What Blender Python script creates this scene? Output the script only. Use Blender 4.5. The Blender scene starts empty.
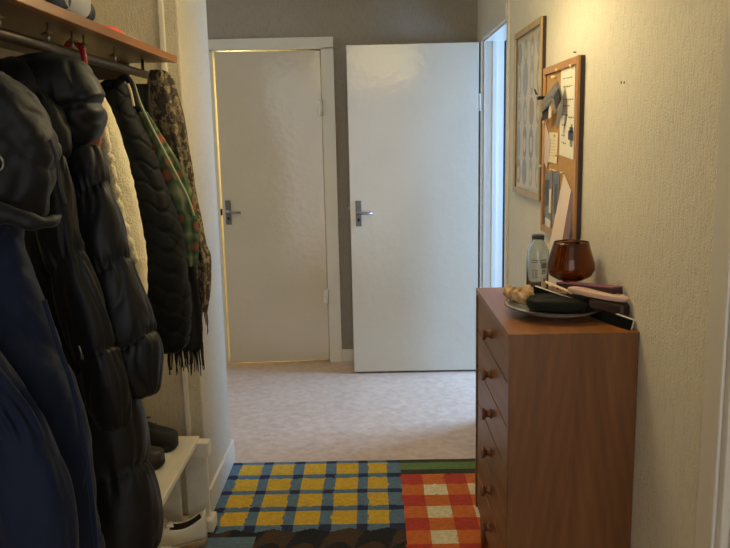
import bpy, bmesh, math, random
from mathutils import Vector, Matrix, noise
PI = math.pi
random.seed(4)
C = bpy.context.scene.collection
SC = bpy.context.scene

# ------------------------------------------------------------------ camera
F, PITCH, YAW, ROLL, H = 765.06, 0.17646, -0.009713, -0.022303, 1.5054
cp, sp, cy_, sy_ = math.cos(PITCH), math.sin(PITCH), math.cos(YAW), math.sin(YAW)
FW = Vector((sy_*cp, cy_*cp, -sp)); RT = Vector((cy_, -sy_, 0)); UP = RT.cross(FW)
R2 = math.cos(ROLL)*RT + math.sin(ROLL)*UP
U2 = -math.sin(ROLL)*RT + math.cos(ROLL)*UP
cam_d = bpy.data.cameras.new('camera'); cam = bpy.data.objects.new('camera', cam_d); C.objects.link(cam)
M = Matrix((R2, U2, -FW)).transposed().to_4x4(); M.translation = (0, 0, H)
cam.matrix_world = M
cam_d.sensor_width = 36; cam_d.lens = F*36/730; cam_d.clip_start = .02
SC.camera = cam

def at(px, py, y):
    """the place at depth y that the photograph shows at (px, py)"""
    d = FW + R2*((px-365)/F) + U2*((274-py)/F)
    t = y/d.y
    return Vector((0, 0, H)) + d*t

# ------------------------------------------------------------------ light
SC.view_settings.view_transform = 'Standard'; SC.view_settings.look = 'None'
SC.view_settings.gamma = 1; SC.view_settings.use_curve_mapping = False
SC.view_settings.exposure = 0.0
w = bpy.data.worlds.new('world'); SC.world = w; w.use_nodes = True
w.node_tree.nodes['Background'].inputs[0].default_value = (.90, .94, 1, 1)
w.node_tree.nodes['Background'].inputs[1].default_value = 1.95

def area(name, loc, target, size, sizey, power, col):
    l = bpy.data.lights.new(name, 'AREA'); l.shape = 'RECTANGLE'; l.size = size; l.size_y = sizey
    l.energy = power; l.color = col
    o = bpy.data.objects.new(name, l); C.objects.link(o); o.location = loc
    o.rotation_euler = (Vector(target)-Vector(loc)).to_track_quat('-Z', 'Y').to_euler()
    return o
def point(name, loc, r, power, col):
    l = bpy.data.lights.new(name, 'POINT'); l.shadow_soft_size = r; l.energy = power; l.color = col
    o = bpy.data.objects.new(name, l); C.objects.link(o); o.location = loc
    return o
# daylight from the window of the room on the right
area('side_room_daylight', (2.3, 4.62, 1.45), (0, 4.2, .7), .9, 1.4, 170, (.30, .55, 1))
area('side_room_daylight', (2.35, 1.55, 1.05), (.5, 4.77, .7), .6, 1.2, 66, (.24, .50, 1))  # extra light beside the window's, added to turn the right door blue
# soft fill light added in the rear hall, from the unseen left
area('rear_hall_fill', (-2.4, 4.3, 1.6), (-.5, 4.3, 1.0), 1.2, 1.6, 12, (1, .93, .78))
# warm lamp in the closed room behind the left door
point('far_room_light', (-.95, 5.75, 1.75), .12, 85, (1, .86, .38))
# hall lamp (its shade is built below)
LAMP = (.13, 2.60, 2.19)
point('hall_lamp_light', (LAMP[0], LAMP[1], LAMP[2]-.02), .10, 9, (1, .95, .72))

# ------------------------------------------------------------------ materials
def lin(c):
    return tuple(((v/255/12.92) if v/255 <= .04045 else ((v/255+.055)/1.055)**2.4) for v in c)
def new_mat(name):
    m = bpy.data.materials.new(name); m.use_nodes = True
    return m, m.node_tree, m.node_tree.nodes['Principled BSDF']
def mat(name, rgb, rough=.6, var=.0, vscale=8, stretch=(1, 1, 1), bump=0, bscale=100, bstretch=(1, 1, 1), metal=0,
        rgb2=None, coat=0, sheen=0, spec=.5, trans=0, ior=1.45, detail=4, emit=None, estr=0, bdist=.002, obj_coord=True):
    m, nt, b = new_mat(name); N, L = nt.nodes, nt.links
    b.inputs['Roughness'].default_value = rough; b.inputs['Metallic'].default_value = metal
    b.inputs['Specular IOR Level'].default_value = spec
    b.inputs['Coat Weight'].default_value = coat
    b.inputs['Sheen Weight'].default_value = sheen
    b.inputs['Transmission Weight'].default_value = trans; b.inputs['IOR'].default_value = ior
    if emit: b.inputs['Emission Color'].default_value = (*lin(emit), 1); b.inputs['Emission Strength'].default_value = estr
    tc = N.new('ShaderNodeTexCoord')
    def noise_node(scale, st, det):
        mp = N.new('ShaderNodeMapping'); mp.inputs['Scale'].default_value = st
        L.new(tc.outputs['Object'], mp.inputs[0])
        n = N.new('ShaderNodeTexNoise'); n.inputs['Scale'].default_value = scale; n.inputs['Detail'].default_value = det
        L.new(mp.outputs[0], n.inputs['Vector']); return n
    c1 = lin(rgb)
    n = noise_node(vscale, stretch, detail)
    r = N.new('ShaderNodeValToRGB')
    if rgb2 is None:
        k = max(var, .02)
        a = tuple(v*(1-k) for v in c1); z = tuple(min(1, v*(1+k)) for v in c1)
    else: a, z = c1, lin(rgb2)
    r.color_ramp.elements[0].position = .3; r.color_ramp.elements[1].position = .7
    r.color_ramp.elements[0].color = (*a, 1); r.color_ramp.elements[1].color = (*z, 1)
    L.new(n.outputs['Fac'], r.inputs[0]); L.new(r.outputs[0], b.inputs['Base Color'])
    if bump:
        bn = noise_node(bscale, bstretch, 3)
        bp = N.new('ShaderNodeBump'); bp.inputs['Strength'].default_value = bump; bp.inputs['Distance'].default_value = bdist
        L.new(bn.outputs['Fac'], bp.inputs['Height']); L.new(bp.outputs[0], b.inputs['Normal'])
        if coat: L.new(bp.outputs[0], b.inputs['Coat Normal']); b.inputs['Coat Roughness'].default_value = .10
    return m

def wallpaper(name, rgb, vert=True):
    m, nt, b = new_mat(name); N, L = nt.nodes, nt.links
    b.inputs['Roughness'].default_value = .55
    tc = N.new('ShaderNodeTexCoord')
    def nz(scale, st, det):
        mp = N.new('ShaderNodeMapping'); mp.inputs['Scale'].default_value = st
        L.new(tc.outputs['Object'], mp.inputs[0])
        n = N.new('ShaderNodeTexNoise'); n.inputs['Scale'].default_value = scale; n.inputs['Detail'].default_value = det
        L.new(mp.outputs[0], n.inputs['Vector']); return n
    a = nz(95, (1, 1, .30) if vert else (1, 1, .8), 5)
    c = nz(250, (1, 1, .7), 3)
    ad = N.new('ShaderNodeMath'); ad.operation = 'ADD'
    L.new(a.outputs['Fac'], ad.inputs[0]); L.new(c.outputs['Fac'], ad.inputs[1])
    r = N.new('ShaderNodeValToRGB'); k = lin(rgb)
    r.color_ramp.elements[0].position = .72; r.color_ramp.elements[1].position = 1.25
    r.color_ramp.elements[0].color = (*[v*.90 for v in k], 1); r.color_ramp.elements[1].color = (*[min(1, v*1.07) for v in k], 1)
    L.new(ad.outputs[0], r.inputs[0]); L.new(r.outputs[0], b.inputs['Base Color'])
    bp = N.new('ShaderNodeBump'); bp.inputs['Strength'].default_value = .9; bp.inputs['Distance'].default_value = .004
    L.new(ad.outputs[0], bp.inputs['Height']); L.new(bp.outputs[0], b.inputs['Normal'])
    return m

def wood(name, dark, light, axis='Z', scale=1.0, rough=.38, cathedral=None):
    """grain that runs along one axis; cathedral=(x, y) bends it round a centre line"""
    m, nt, b = new_mat(name); N, L = nt.nodes, nt.links
    b.inputs['Roughness'].default_value = rough
    tc = N.new('ShaderNodeTexCoord')
    st = {'X': (.06, 1, 1), 'Y': (1, .06, 1), 'Z': (1, 1, .06)}[axis]
    mp = N.new('ShaderNodeMapping'); mp.inputs['Scale'].default_value = st
    L.new(tc.outputs['Object'], mp.inputs[0])
    n1 = N.new('ShaderNodeTexNoise'); n1.inputs['Scale'].default_value = 22*scale; n1.inputs['Detail'].default_value = 6
    n1.inputs['Distortion'].default_value = .6
    L.new(mp.outputs[0], n1.inputs['Vector'])
    n2 = N.new('ShaderNodeTexNoise'); n2.inputs['Scale'].default_value = 160*scale; n2.inputs['Detail'].default_value = 2
    L.new(mp.outputs[0], n2.inputs['Vector'])
    fac = N.new('ShaderNodeMath'); fac.operation = 'MULTIPLY_ADD'; fac.inputs[1].default_value = .35
    L.new(n2.outputs['Fac'], fac.inputs[0]); L.new(n1.outputs['Fac'], fac.inputs[2])
    src = fac.outputs[0]
    if cathedral:
        sx = N.new('ShaderNodeSeparateXYZ'); L.new(tc.outputs['Object'], sx.inputs[0])
        dx = N.new('ShaderNodeMath'); dx.operation = 'SUBTRACT'; dx.inputs[1].default_value = cathedral[0]; L.new(sx.outputs['X'], dx.inputs[0])
        dz = N.new('ShaderNodeMath'); dz.operation = 'SUBTRACT'; dz.inputs[0].default_value = cathedral[1]; L.new(sx.outputs['Z'], dz.inputs[1])
        dz2 = N.new('ShaderNodeMath'); dz2.operation = 'MULTIPLY_ADD'; dz2.inputs[1].default_value = .16; dz2.inputs[2].default_value = .02; L.new(dz.outputs[0], dz2.inputs[0])
        ab = N.new('ShaderNodeMath'); ab.operation = 'ABSOLUTE'; L.new(dx.outputs[0], ab.inputs[0])
        sub = N.new('ShaderNodeMath'); sub.operation = 'SUBTRACT'; L.new(ab.outputs[0], sub.inputs[0]); L.new(dz2.outputs[0], sub.inputs[1])
        wob = N.new('ShaderNodeMath'); wob.operation = 'MULTIPLY_ADD'; wob.inputs[1].default_value = .03
        L.new(n1.outputs['Fac'], wob.inputs[0]); L.new(sub.outputs[0], wob.inputs[2])
        sn = N.new('ShaderNodeMath'); sn.operation = 'MULTIPLY'; sn.inputs[1].default_value = 210; L.new(wob.outputs[0], sn.inputs[0])
        s2 = N.new('ShaderNodeMath'); s2.operation = 'SINE'; L.new(sn.outputs[0], s2.inputs[0])
        s3 = N.new('ShaderNodeMath'); s3.operation = 'MULTIPLY_ADD'; s3.inputs[1].default_value = .07
        L.new(s2.outputs[0], s3.inputs[0]); L.new(src, s3.inputs[2]); src = s3.outputs[0]
    r = N.new('ShaderNodeValToRGB')
    r.color_ramp.elements[0].position = .46; r.color_ramp.elements[1].position = .9
    r.color_ramp.elements[0].color = (*lin(dark), 1); r.color_ramp.elements[1].color = (*lin(light), 1)
    L.new(src, r.inputs[0]); L.new(r.outputs[0], b.inputs['Base Color'])
    return m

def blotch(name, cols, scale=30, rough=.85, bump=.3, stretch=(1, 1, 1), kind='voronoi'):
    """printed cloth: cells or noise through a stepped ramp of colours"""
    m, nt, b = new_mat(name); N, L = nt.nodes, nt.links
    b.inputs['Roughness'].default_value = rough
    tc = N.new('ShaderNodeTexCoord'); mp = N.new('ShaderNodeMapping'); mp.inputs['Scale'].default_value = stretch
    L.new(tc.outputs['Object'], mp.inputs[0])
    if kind == 'voronoi':
        v = N.new('ShaderNodeTexVoronoi'); v.inputs['Scale'].default_value = scale; out = v.outputs['Distance']
        v.inputs['Randomness'].default_value = .8
    else:
        v = N.new('ShaderNodeTexNoise'); v.inputs['Scale'].default_value = scale; v.inputs['Detail'].default_value = 5; out = v.outputs['Fac']
    L.new(mp.outputs[0], v.inputs['Vector'])
    r = N.new('ShaderNodeValToRGB'); r.color_ramp.interpolation = 'LINEAR'
    els = r.color_ramp.elements
    while len(els) < len(cols): els.new(.5)
    for e, (p, c) in zip(els, cols): e.position = p; e.color = (*lin(c), 1)
    L.new(out, r.inputs[0]); L.new(r.outputs[0], b.inputs['Base Color'])
    n = N.new('ShaderNodeTexNoise'); n.inputs['Scale'].default_value = 260; L.new(tc.outputs['Object'], n.inputs['Vector'])
    bp = N.new('ShaderNodeBump'); bp.inputs['Strength'].default_value = bump; bp.inputs['Distance'].default_value = .002
    L.new(n.outputs['Fac'], bp.inputs['Height']); L.new(bp.outputs[0], b.inputs['Normal'])
    return m

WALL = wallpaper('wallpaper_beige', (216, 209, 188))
WALLE = wallpaper('wallpaper_beige_dimmed', (192, 183, 160))  # same wallpaper as the hall, darkened to stand in for weaker light
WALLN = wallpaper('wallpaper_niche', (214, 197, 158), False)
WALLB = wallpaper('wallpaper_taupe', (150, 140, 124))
CEIL = mat('ceiling_paint', (225, 222, 212), .8)
PAINT = mat('white_gloss_paint', (214, 208, 194), .28, bump=.12, bscale=30)
DOORP = mat('door_gloss_paint', (200, 188, 166), .18, var=.03, vscale=3, bump=.5, bscale=24, bdist=.003, coat=.65)
FLOOR = mat('linoleum', (186, 157, 134), .34, rgb2=(208, 182, 160), vscale=26, detail=8, bump=.05, bscale=60)
TEAKV = wood('teak_side', (102, 62, 28), (124, 80, 40), 'Z', cathedral=(.0, 1.02))
TEAKH = wood('teak_front_lit', (118, 74, 36), (148, 100, 54), 'Y')  # lighter than the side panels: light on the fronts put into the colour
TEAKT = wood('teak_top', (112, 66, 26), (152, 98, 46), 'Y', rough=.3)
TEAKK = wood('teak_knob', (90, 48, 24), (140, 84, 44), 'Z', 2)
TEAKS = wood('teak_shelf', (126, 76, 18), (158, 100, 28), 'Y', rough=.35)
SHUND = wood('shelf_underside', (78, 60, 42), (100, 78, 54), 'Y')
OAK = wood('light_oak', (160, 134, 92), (190, 164, 118), 'Z', 2)
PINE = wood('pine_frame', (160, 112, 58), (188, 138, 78), 'Z', 2)
BENCHW = mat('worn_white_paint', (206, 198, 178), .6, rgb2=(226, 218, 200), vscale=14, stretch=(1, .3, 1), bump=.3, bscale=60)
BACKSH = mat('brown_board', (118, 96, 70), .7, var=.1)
SHADEW = wood('shaded_frame_wood', (40, 28, 18), (62, 44, 28), 'Z')  # shade on the picture and board frame edges, put into the wood colour
RAILM = mat('dark_bronze_rail', (74, 64, 54), .42, metal=.3)
STEEL = mat('brushed_steel', (150, 148, 144), .3, metal=.9)
DSTEEL = mat('dark_steel', (112, 110, 108), .42, metal=.45)
BRASS = mat('aged_brass', (120, 100, 66), .4, metal=.8)
BLACKM = mat('black_gap', (14, 14, 16), .8)
NAVY = mat('navy_nylon', (10, 21, 44), .66, var=.12, vscale=6, bump=.5, bscale=14, sheen=.06, bdist=.014, spec=.2)
BLACKN = mat('black_nylon', (14, 16, 19), .5, var=.1, vscale=6, bump=.4, bscale=18, sheen=.04, bdist=.008, spec=.36)
BLACKD = mat('black_hood_nylon', (12, 13, 16), .58, var=.1, vscale=6, bump=.5, bscale=16, sheen=.06, bdist=.012, spec=.32)
CORD = mat('black_cord', (20, 20, 22), .6)
SHERPA = mat('cream_teddy_fleece', (238, 222, 178), .95, rgb2=(250, 240, 206), vscale=90, bump=.8, bscale=200, bdist=.006, sheen=.3)
QUILT = mat('black_quilted_cloth', (11, 12, 12), .7, spec=.25, var=.12, vscale=30, bump=.3, bscale=40)
CAMO = blotch('mottled_scarf_cloth', [(.3, (40, 34, 24)), (.42, (72, 60, 40)), (.5, (44, 38, 28)), (.57, (150, 130, 94)), (.64, (104, 88, 60)), (.75, (60, 50, 34))], 62, kind='noise', stretch=(1, 1, .7))
FLORAL = blotch('floral_cloth', [(.0, (170, 96, 62)), (.24, (150, 74, 46)), (.36, (92, 80, 50)), (.44, (44, 64, 40)), (.6, (78, 98, 62)), (.8, (128, 126, 88))], 21, stretch=(1, 1, .9))
FLTRIM = mat('pale_green_edging', (150, 160, 120), .8, var=.1)
DARKSC = mat('black_wool', (26, 24, 22), .95, var=.2, vscale=80, bump=.6, bscale=120)
RED = mat('red_plastic', (170, 32, 36), .3)
WHITEP = mat('white_plastic', (222, 220, 214), .35)
CORAL = mat('coral_felt', (216, 88, 70), .8, var=.1)
GREYW = mat('grey_white_shell', (178, 178, 180), .4)
BLACKP = mat('black_plastic', (18, 18, 20), .35)
PAPER = mat('white_paper', (226, 220, 200), .8)
PAPER2 = mat('cream_paper', (232, 216, 178), .8)
PAPERG = mat('print_paper', (196, 186, 162), .7)
PINKP = mat('pinkish_paper', (206, 188, 176), .75)
INK = mat('grey_ink', (136, 130, 116), .8)
CORK = mat('cork', (168, 128, 80), .9, rgb2=(194, 152, 98), vscale=160, bump=.4, bscale=200)
GREYF = mat('grey_fabric', (112, 110, 108), .7)
DGREYF = mat('charcoal_fabric', (52, 52, 54), .7)
PGREEN = mat('print_green', (152, 156, 134), .7)
PBLUE = mat('print_grey_blue', (150, 152, 148), .7)
PBROWN = mat('print_brown', (150, 130, 100), .7)
PGREYM = mat('print_grey', (136, 134, 126), .7)
PHOTOB = mat('photo_dark', (50, 48, 46), .35)
PHOTOG = mat('photo_grey', (150, 146, 136), .35, rgb2=(70, 68, 64), vscale=30)
MAUVE = mat('mauve_cover', (112, 84, 92), .5)
PURPLE = mat('plum_cloth_cover', (120, 70, 92), .5, var=.08)
DPURPLE = mat('dark_plum_edge', (62, 34, 40), .6)
PINK = mat('pale_pink_leather', (200, 166, 148), .5, var=.06)
BEIGE = mat('beige_strap', (222, 194, 160), .6)
SCRUN = mat('beige_cloth', (140, 100, 62), .8, rgb2=(216, 182, 138), vscale=46, bump=.5, bscale=80)
BLKLEA = mat('black_leather', (15, 17, 14), .6, spec=.2, bump=.3, bscale=120)
MATTE = mat('black_card', (14, 14, 14), .9, spec=.08)
PORC = mat('glazed_porcelain', (200, 200, 204), .18, coat=.4)
PRIM = mat('brown_glazed_rim', (70, 48, 36), .3)
WLEA = mat('off_white_leather', (206, 200, 182), .5, var=.05, bump=.2, bscale=90)
SOLE = mat('grey_beige_rubber', (150, 132, 106), .7, var=.08)
INNER = mat('dark_lining', (98, 90, 80), .9)
BSHOE = mat('black_suede', (24, 23, 24), .7, var=.1)
BSOLE = mat('black_rubber', (16, 16, 17), .6)
BRSHOE = mat('dark_brown_leather', (58, 50, 44), .5, var=.1)
BLUEINK = mat('blue_ink', (44, 64, 104), .6)
PIN = mat('pale_pin', (236, 214, 160), .3)

def glass(name, rgb, rough=.02, ior=1.45):
    m, nt, b = new_mat(name)
    b.inputs['Base Color'].default_value = (*lin(rgb), 1); b.inputs['Roughness'].default_value = rough
    b.inputs['Transmission Weight'].default_value = 1; b.inputs['IOR'].default_value = ior
    return m
def pane(name):
    m, nt, b = new_mat(name); N, L = nt.nodes, nt.links
    t = N.new('ShaderNodeBsdfTransparent'); g = N.new('ShaderNodeBsdfGlossy'); g.inputs['Roughness'].default_value = .08
    lw = N.new('ShaderNodeLayerWeight'); lw.inputs['Blend'].default_value = .5
    pw = N.new('ShaderNodeMath'); pw.operation = 'POWER'; pw.inputs[1].default_value = 5; L.new(lw.outputs['Facing'], pw.inputs[0])
    fr = N.new('ShaderNodeMath'); fr.operation = 'MULTIPLY'; fr.inputs[1].default_value = .35; L.new(pw.outputs[0], fr.inputs[0])
    mx = N.new('ShaderNodeMixShader'); L.new(fr.outputs[0], mx.inputs[0]); L.new(t.outputs[0], mx.inputs[1]); L.new(g.outputs[0], mx.inputs[2])
    L.new(mx.outputs[0], N['Material Output'].inputs['Surface']); return m
AMBER = glass('amber_glass', (168, 112, 60), .03)
CLEAR = glass('clear_glass', (236, 242, 244), .02)

# ------------------------------------------------------------------ mesh helpers
class MB:
    def __init__(s): s.bm = bmesh.new(); s.mats = []; s.mi = 0
    def use(s, m):
        if m not in s.mats: s.mats.append(m)
        s.mi = s.mats.index(m); return s
    def face(s, vs, smooth=False):
        try: f = s.bm.faces.new(vs)
        except ValueError: return None
        f.material_index = s.mi; f.smooth = smooth; return f
    def box(s, a, b, rot=None, piv=None):
        (x0, y0, z0), (x1, y1, z1) = a, b
        P = [(x0,y0,z0),(x1,y0,z0),(x1,y1,z0),(x0,y1,z0),(x0,y0,z1),(x1,y0,z1),(x1,y1,z1),(x0,y1,z1)]
        if rot is not None:
            pv = Vector(piv if piv is not None else ((x0+x1)/2, (y0+y1)/2, (z0+z1)/2))
            P = [rot @ (Vector(p)-pv) + pv for p in P]
        v = [s.bm.verts.new(p) for p in P]
        for q in ((0,3,2,1),(4,5,6,7),(0,1,5,4),(1,2,6,5),(2,3,7,6),(3,0,4,7)): s.face([v[i] for i in q])
        return s
    def rings(s, R, cap0=True, cap1=True, closed=True, smooth=True):
        V = [[s.bm.verts.new(p) for p in r] for r in R]
        n = len(V[0])
        for i in range(len(V)-1):
            for j in range(n if closed else n-1):
                k = (j+1) % n
                s.face([V[i][j], V[i][k], V[i+1][k], V[i+1][j]], smooth)
        if cap0: s.face(V[0][::-1], smooth)
        if cap1: s.face(V[-1], smooth)
        return V
    def lathe(s, prof, c, n=32, cap0=True, cap1=True):
        R = [[(c[0]+r*math.cos(2*PI*k/n), c[1]+r*math.sin(2*PI*k/n), c[2]+z) for k in range(n)] for r, z in prof]
        s.rings(R, cap0, cap1); return s
    def tube(s, pts, rad, n=10, caps=True):
        pts = [Vector(p) for p in pts]; R = []
        up = Vector((.13, .31, .94))
        for i, p in enumerate(pts):
            t = (pts[min(i+1, len(pts)-1)]-pts[max(i-1, 0)]).normalized()
            a = t.cross(up)
            if a.length < 1e-3: a = t.cross(Vector((1, 0, 0)))
            a.normalize(); b = t.cross(a)
            r = rad[i] if isinstance(rad, (list, tuple)) else rad
            R.append([p + a*r*math.cos(2*PI*k/n) + b*r*math.sin(2*PI*k/n) for k in range(n)])
        s.rings(R, caps, caps); return s
    def cyl(s, a, b, r, n=16): return s.tube([a, b], r, n)
    def poly(s, pts, d):
        """flat outline given a thickness along the vector d"""
        d = Vector(d); A = [s.bm.verts.new(Vector(p)) for p in pts]; B = [s.bm.verts.new(Vector(p)+d) for p in pts]
        s.face(A[::-1]); s.face(B)
        for i in range(len(A)):
            k = (i+1) % len(A); s.face([A[i], A[k], B[k], B[i]])
        return s
ORIG = {}
def root_off(p):
    while p.parent: p = p.parent
    return ORIG.get(p.name, Vector((0, 0, 0)))
def obj(name, mb, m=None, parent=None, label=None, bevel=0, subd=0, solid=0, seg=2):
    bm = mb.bm
    bmesh.ops.recalc_face_normals(bm, faces=bm.faces)
    me = bpy.data.meshes.new(name)
    o = bpy.data.objects.new(name, me); C.objects.link(o)
    if parent is not None:
        off = root_off(parent); o.parent = parent
    else:
        vs = [v.co.copy() for v in bm.verts]
        off = Vector((sum(v.x for v in vs)/len(vs), sum(v.y for v in vs)/len(vs), min(v.z for v in vs)))
        o.location = off; ORIG[o.name] = off
    for v in bm.verts: v.co -= off
    bm.to_mesh(me); bm.free()
    for q in (mb.mats or [m]): me.materials.append(q)
    if bevel:
        b = o.modifiers.new('bevel', 'BEVEL'); b.width = bevel; b.segments = seg; b.limit_method = 'ANGLE'
    if solid:
        q = o.modifiers.new('solid', 'SOLIDIFY'); q.thickness = solid; q.offset = 0
    if subd:
        q = o.modifiers.new('sub', 'SUBSURF'); q.levels = subd; q.render_levels = subd
    if label: o['label'] = label
    return o
def box(name, a, b, m, parent=None, bevel=0, label=None):
    return obj(name, MB().box(a, b), m, parent, label, bevel)
def thing(name, label, cat, loc, group=None):
    o = bpy.data.objects.new(name, None); C.objects.link(o); o.location = loc; ORIG[o.name] = Vector(loc)
    o.empty_display_size = .05
    o['label'] = label; o['category'] = cat
    if group: o['group'] = group
    return o
def tag(o, label, cat, group=None):
    o['label'] = label; o['category'] = cat
    if group: o['group'] = group
    return o
def struct(name, mb, m, bevel=0, label=None):
    o = obj(name, mb, m, bevel=bevel); o['kind'] = 'structure'
    if label: o['label'] = label
    return o
def stt(o): o['kind'] = 'structure'; return o
def cat_rom(P, n):
    """smooth curve through the rows of P (tuples), n steps per span"""
    out = []
    for i in range(len(P)-1):
        p0, p1, p2, p3 = P[max(i-1, 0)], P[i], P[i+1], P[min(i+2, len(P)-1)]
        for k in range(n):
            t = k/n
            out.append(tuple(.5*((2*b)+(-a+c)*t+(2*a-5*b+4*c-d)*t*t+(-a+3*b-3*c+d)*t**3) for a, b, c, d in zip(p0, p1, p2, p3)))
    out.append(tuple(P[-1])); return out
def nz(p, s=1.0): return noise.noise(Vector(p)*s)

# ------------------------------------------------------------------ the setting
XL, XR, YE, YW, YB, ZC = -.687, .70, 2.90, 3.425, 5.061, 2.52
struct('floor', MB().box((-2.6, -1.6, -.06), (3.4, 7.0, 0)), FLOOR)
struct('ceiling', MB().box((-2.6, -1.6, ZC), (3.4, 7.0, ZC+.08)), CEIL)
# niche of the coat rack, hall wall beyond it
struct('wall_left', MB().box((-1.12, -1.6, 0), (-1.0, YE, ZC)), WALLN)
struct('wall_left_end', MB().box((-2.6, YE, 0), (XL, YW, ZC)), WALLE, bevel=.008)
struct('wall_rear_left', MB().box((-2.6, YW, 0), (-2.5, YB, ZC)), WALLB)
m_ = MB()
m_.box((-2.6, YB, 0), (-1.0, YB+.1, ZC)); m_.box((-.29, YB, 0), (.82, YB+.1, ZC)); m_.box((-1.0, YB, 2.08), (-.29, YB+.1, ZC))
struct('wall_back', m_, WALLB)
m_ = MB()
m_.box((XR, -1.6, 0), (XR+.12, 3.945, ZC)); m_.box((XR, 3.945, 2.07), (XR+.12, 4.78, ZC)); m_.box((XR, 4.78, 0), (XR+.12, YB, ZC))
struct('wall_right', m_, WALL)
# room behind the left door and room on the right
m_ = MB()
m_.box((-1.7, YB+.1, 0), (-1.6, 6.9, ZC)); m_.box((.2, YB+.1, 0), (.3, 6.9, ZC)); m_.box((-1.6, 6.8, 0), (.2, 6.9, ZC))
struct('wall_far_room', m_, mat('far_room_paint', (226, 214, 180), .7))
m_ = MB()
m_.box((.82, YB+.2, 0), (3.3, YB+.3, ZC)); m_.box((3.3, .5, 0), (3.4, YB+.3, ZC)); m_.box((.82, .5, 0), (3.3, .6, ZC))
struct('wall_side_room', m_, mat('side_room_darkened', (18, 18, 20), .8))  # darkness of the gap past the jamb, put into the wall colour
# trims
struct('trim_1', MB().box((-.757, YE-.014, .0), (-.737, YE, ZC)), PAINT, .004, 'thin white corner strip on the end wall of the niche')
struct('trim_2', MB().box((XR-.014, 3.888, 0), (XR, 3.928, ZC)), PAINT, .003, 'narrow white strip where the right wall ends')
m_ = MB()
m_.box((XR-.010, 3.93, 0), (XR, 3.952, 2.065)); m_.box((XR-.018, 3.93, 2.065), (XR, 4.87, 2.145)); m_.box((XR-.018, 4.785, 0), (XR, 4.87, 2.065))
struct('trim_3', m_, PAINT, .003, 'white casing round the side doorway')
m_ = MB()
m_.box((XR, 3.945, 0), (XR+.12, 3.957, 2.07)); m_.box((XR, 4.765, 0), (XR+.12, 4.78, 2.07)); m_.box((XR+.05, 4.752, 0), (XR+.075, 4.765, 2.055)); m_.box((XR, 3.957, 2.055), (XR+.12, 4.765, 2.07))
struct('trim_4', m_, PAINT, 0, 'white lining inside the side doorway')
m_ = MB()
m_.box((XR-.018, 1.41, 0), (XR, 1.527, ZC)); m_.box((XR-.026, 1.43, 0), (XR-.018, 1.455, ZC))
struct('trim_5', m_, PAINT, .004, 'white door casing on the near right wall')
struct('baseboard_left', MB().box((XL, YE, 0), (XL+.014, YW+.01, .112)), PAINT, .004)
struct('baseboard_left_end', MB().box((-2.5, YW, 0), (XL, YW+.014, .112)), PAINT, .004)
m_ = MB(); m_.box((-2.5, YB-.014, 0), (-1.075, YB, .086)); m_.box((-.22, YB-.014, 0), (XR-.02, YB, .086))
struct('baseboard_back', m_, PAINT, .004)
struct('baseboard_right', MB().box((XR-.014, 1.5, 0), (XR, 3.9, .086)), PAINT, .004)

# doors
def lever_set(parent, px, pz, yf, rot=None, piv=None):
    m = MB().box((px-.018, yf-.008, pz-.085), (px+.018, yf, pz+.075), rot, piv)
    hp = obj('handle_plate', m, DSTEEL, parent, 'dark steel handle plate', bevel=.004)
    def T(p): return (rot @ (Vector(p)-Vector(piv)) + Vector(piv)) if rot is not None else Vector(p)
    m = MB(); m.tube([T((px, yf-.006, pz)), T((px, yf-.04, pz)), T((px+.006, yf-.05, pz)), T((px+.03, yf-.052, pz)), T((px+.085, yf-.048, pz-.004))], [.009, .009, .0095, .009, .008], 12)
    m.tube([T((px, yf-.006, pz)), T((px, yf-.014, pz))], .015, 16)
    obj('lever', m, STEEL, hp, 'bright steel lever')
    m = MB().box((px-.006, yf-.012, pz-.055), (px+.006, yf-.006, pz-.035), rot, piv)
    obj('keyhole', m, BLACKM, hp)
rot1 = Matrix.Rotation(math.radians(3.2), 3, 'Z'); piv1 = (-.303, YB-.0, 0)
d1 = stt(obj('door_1', MB().box((-.978, YB-.003, .012), (-.304, YB+.037, 2.060), rot1, piv1), DOORP, bevel=.004))
lever_set(d1, -.94, 1.045, YB-.003, rot1, piv1)
m_ = MB()
m_.box((-1.075, YB-.022, 0), (-.992, YB, 2.075)); m_.box((-.30, YB-.022, 0), (-.219, YB, 2.075)); m_.box((-1.075, YB-.022, 2.068), (-.219, YB, 2.14))
m_.box((-1.0, YB, 0), (-.992, YB+.1, 2.068)); m_.box((-.30, YB, 0), (-.29, YB+.1, 2.068)); m_.box((-1.0, YB, 2.068), (-.29, YB+.1, 2.08))
m_.box((-.992, YB+.042, 0), (-.975, YB+.1, 2.068)); m_.box((-.318, YB+.042, 0), (-.30, YB+.1, 2.068)); m_.box((-.992, YB+.042, 2.048), (-.30, YB+.1, 2.068)); m_.box((-.992, YB+.042, 0), (-.30, YB+.1, .024))
struct('trim_6', m_, PAINT, 0, 'white frame round the left door')
for z in (.46, 1.70):
    m_ = MB(); m_.cyl((-.304, YB-.03, z-.05), (-.304, YB-.03, z+.05), .008); m_.cyl((-.304, YB-.03, z+.05), (-.304, YB-.03, z+.058), .005)
    m_.box((-.33, YB-.027, z-.045), (-.304, YB-.022, z+.045)); m_.box((-.304, YB-.027, z-.045), (-.285, YB-.022, z+.045))
    obj('hinge', m_, PAINT, d1)
box('strike_plate', (-.993, YB-.024, 1.02), (-.985, YB+.01, 1.06), BLACKM, d1)

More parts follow.
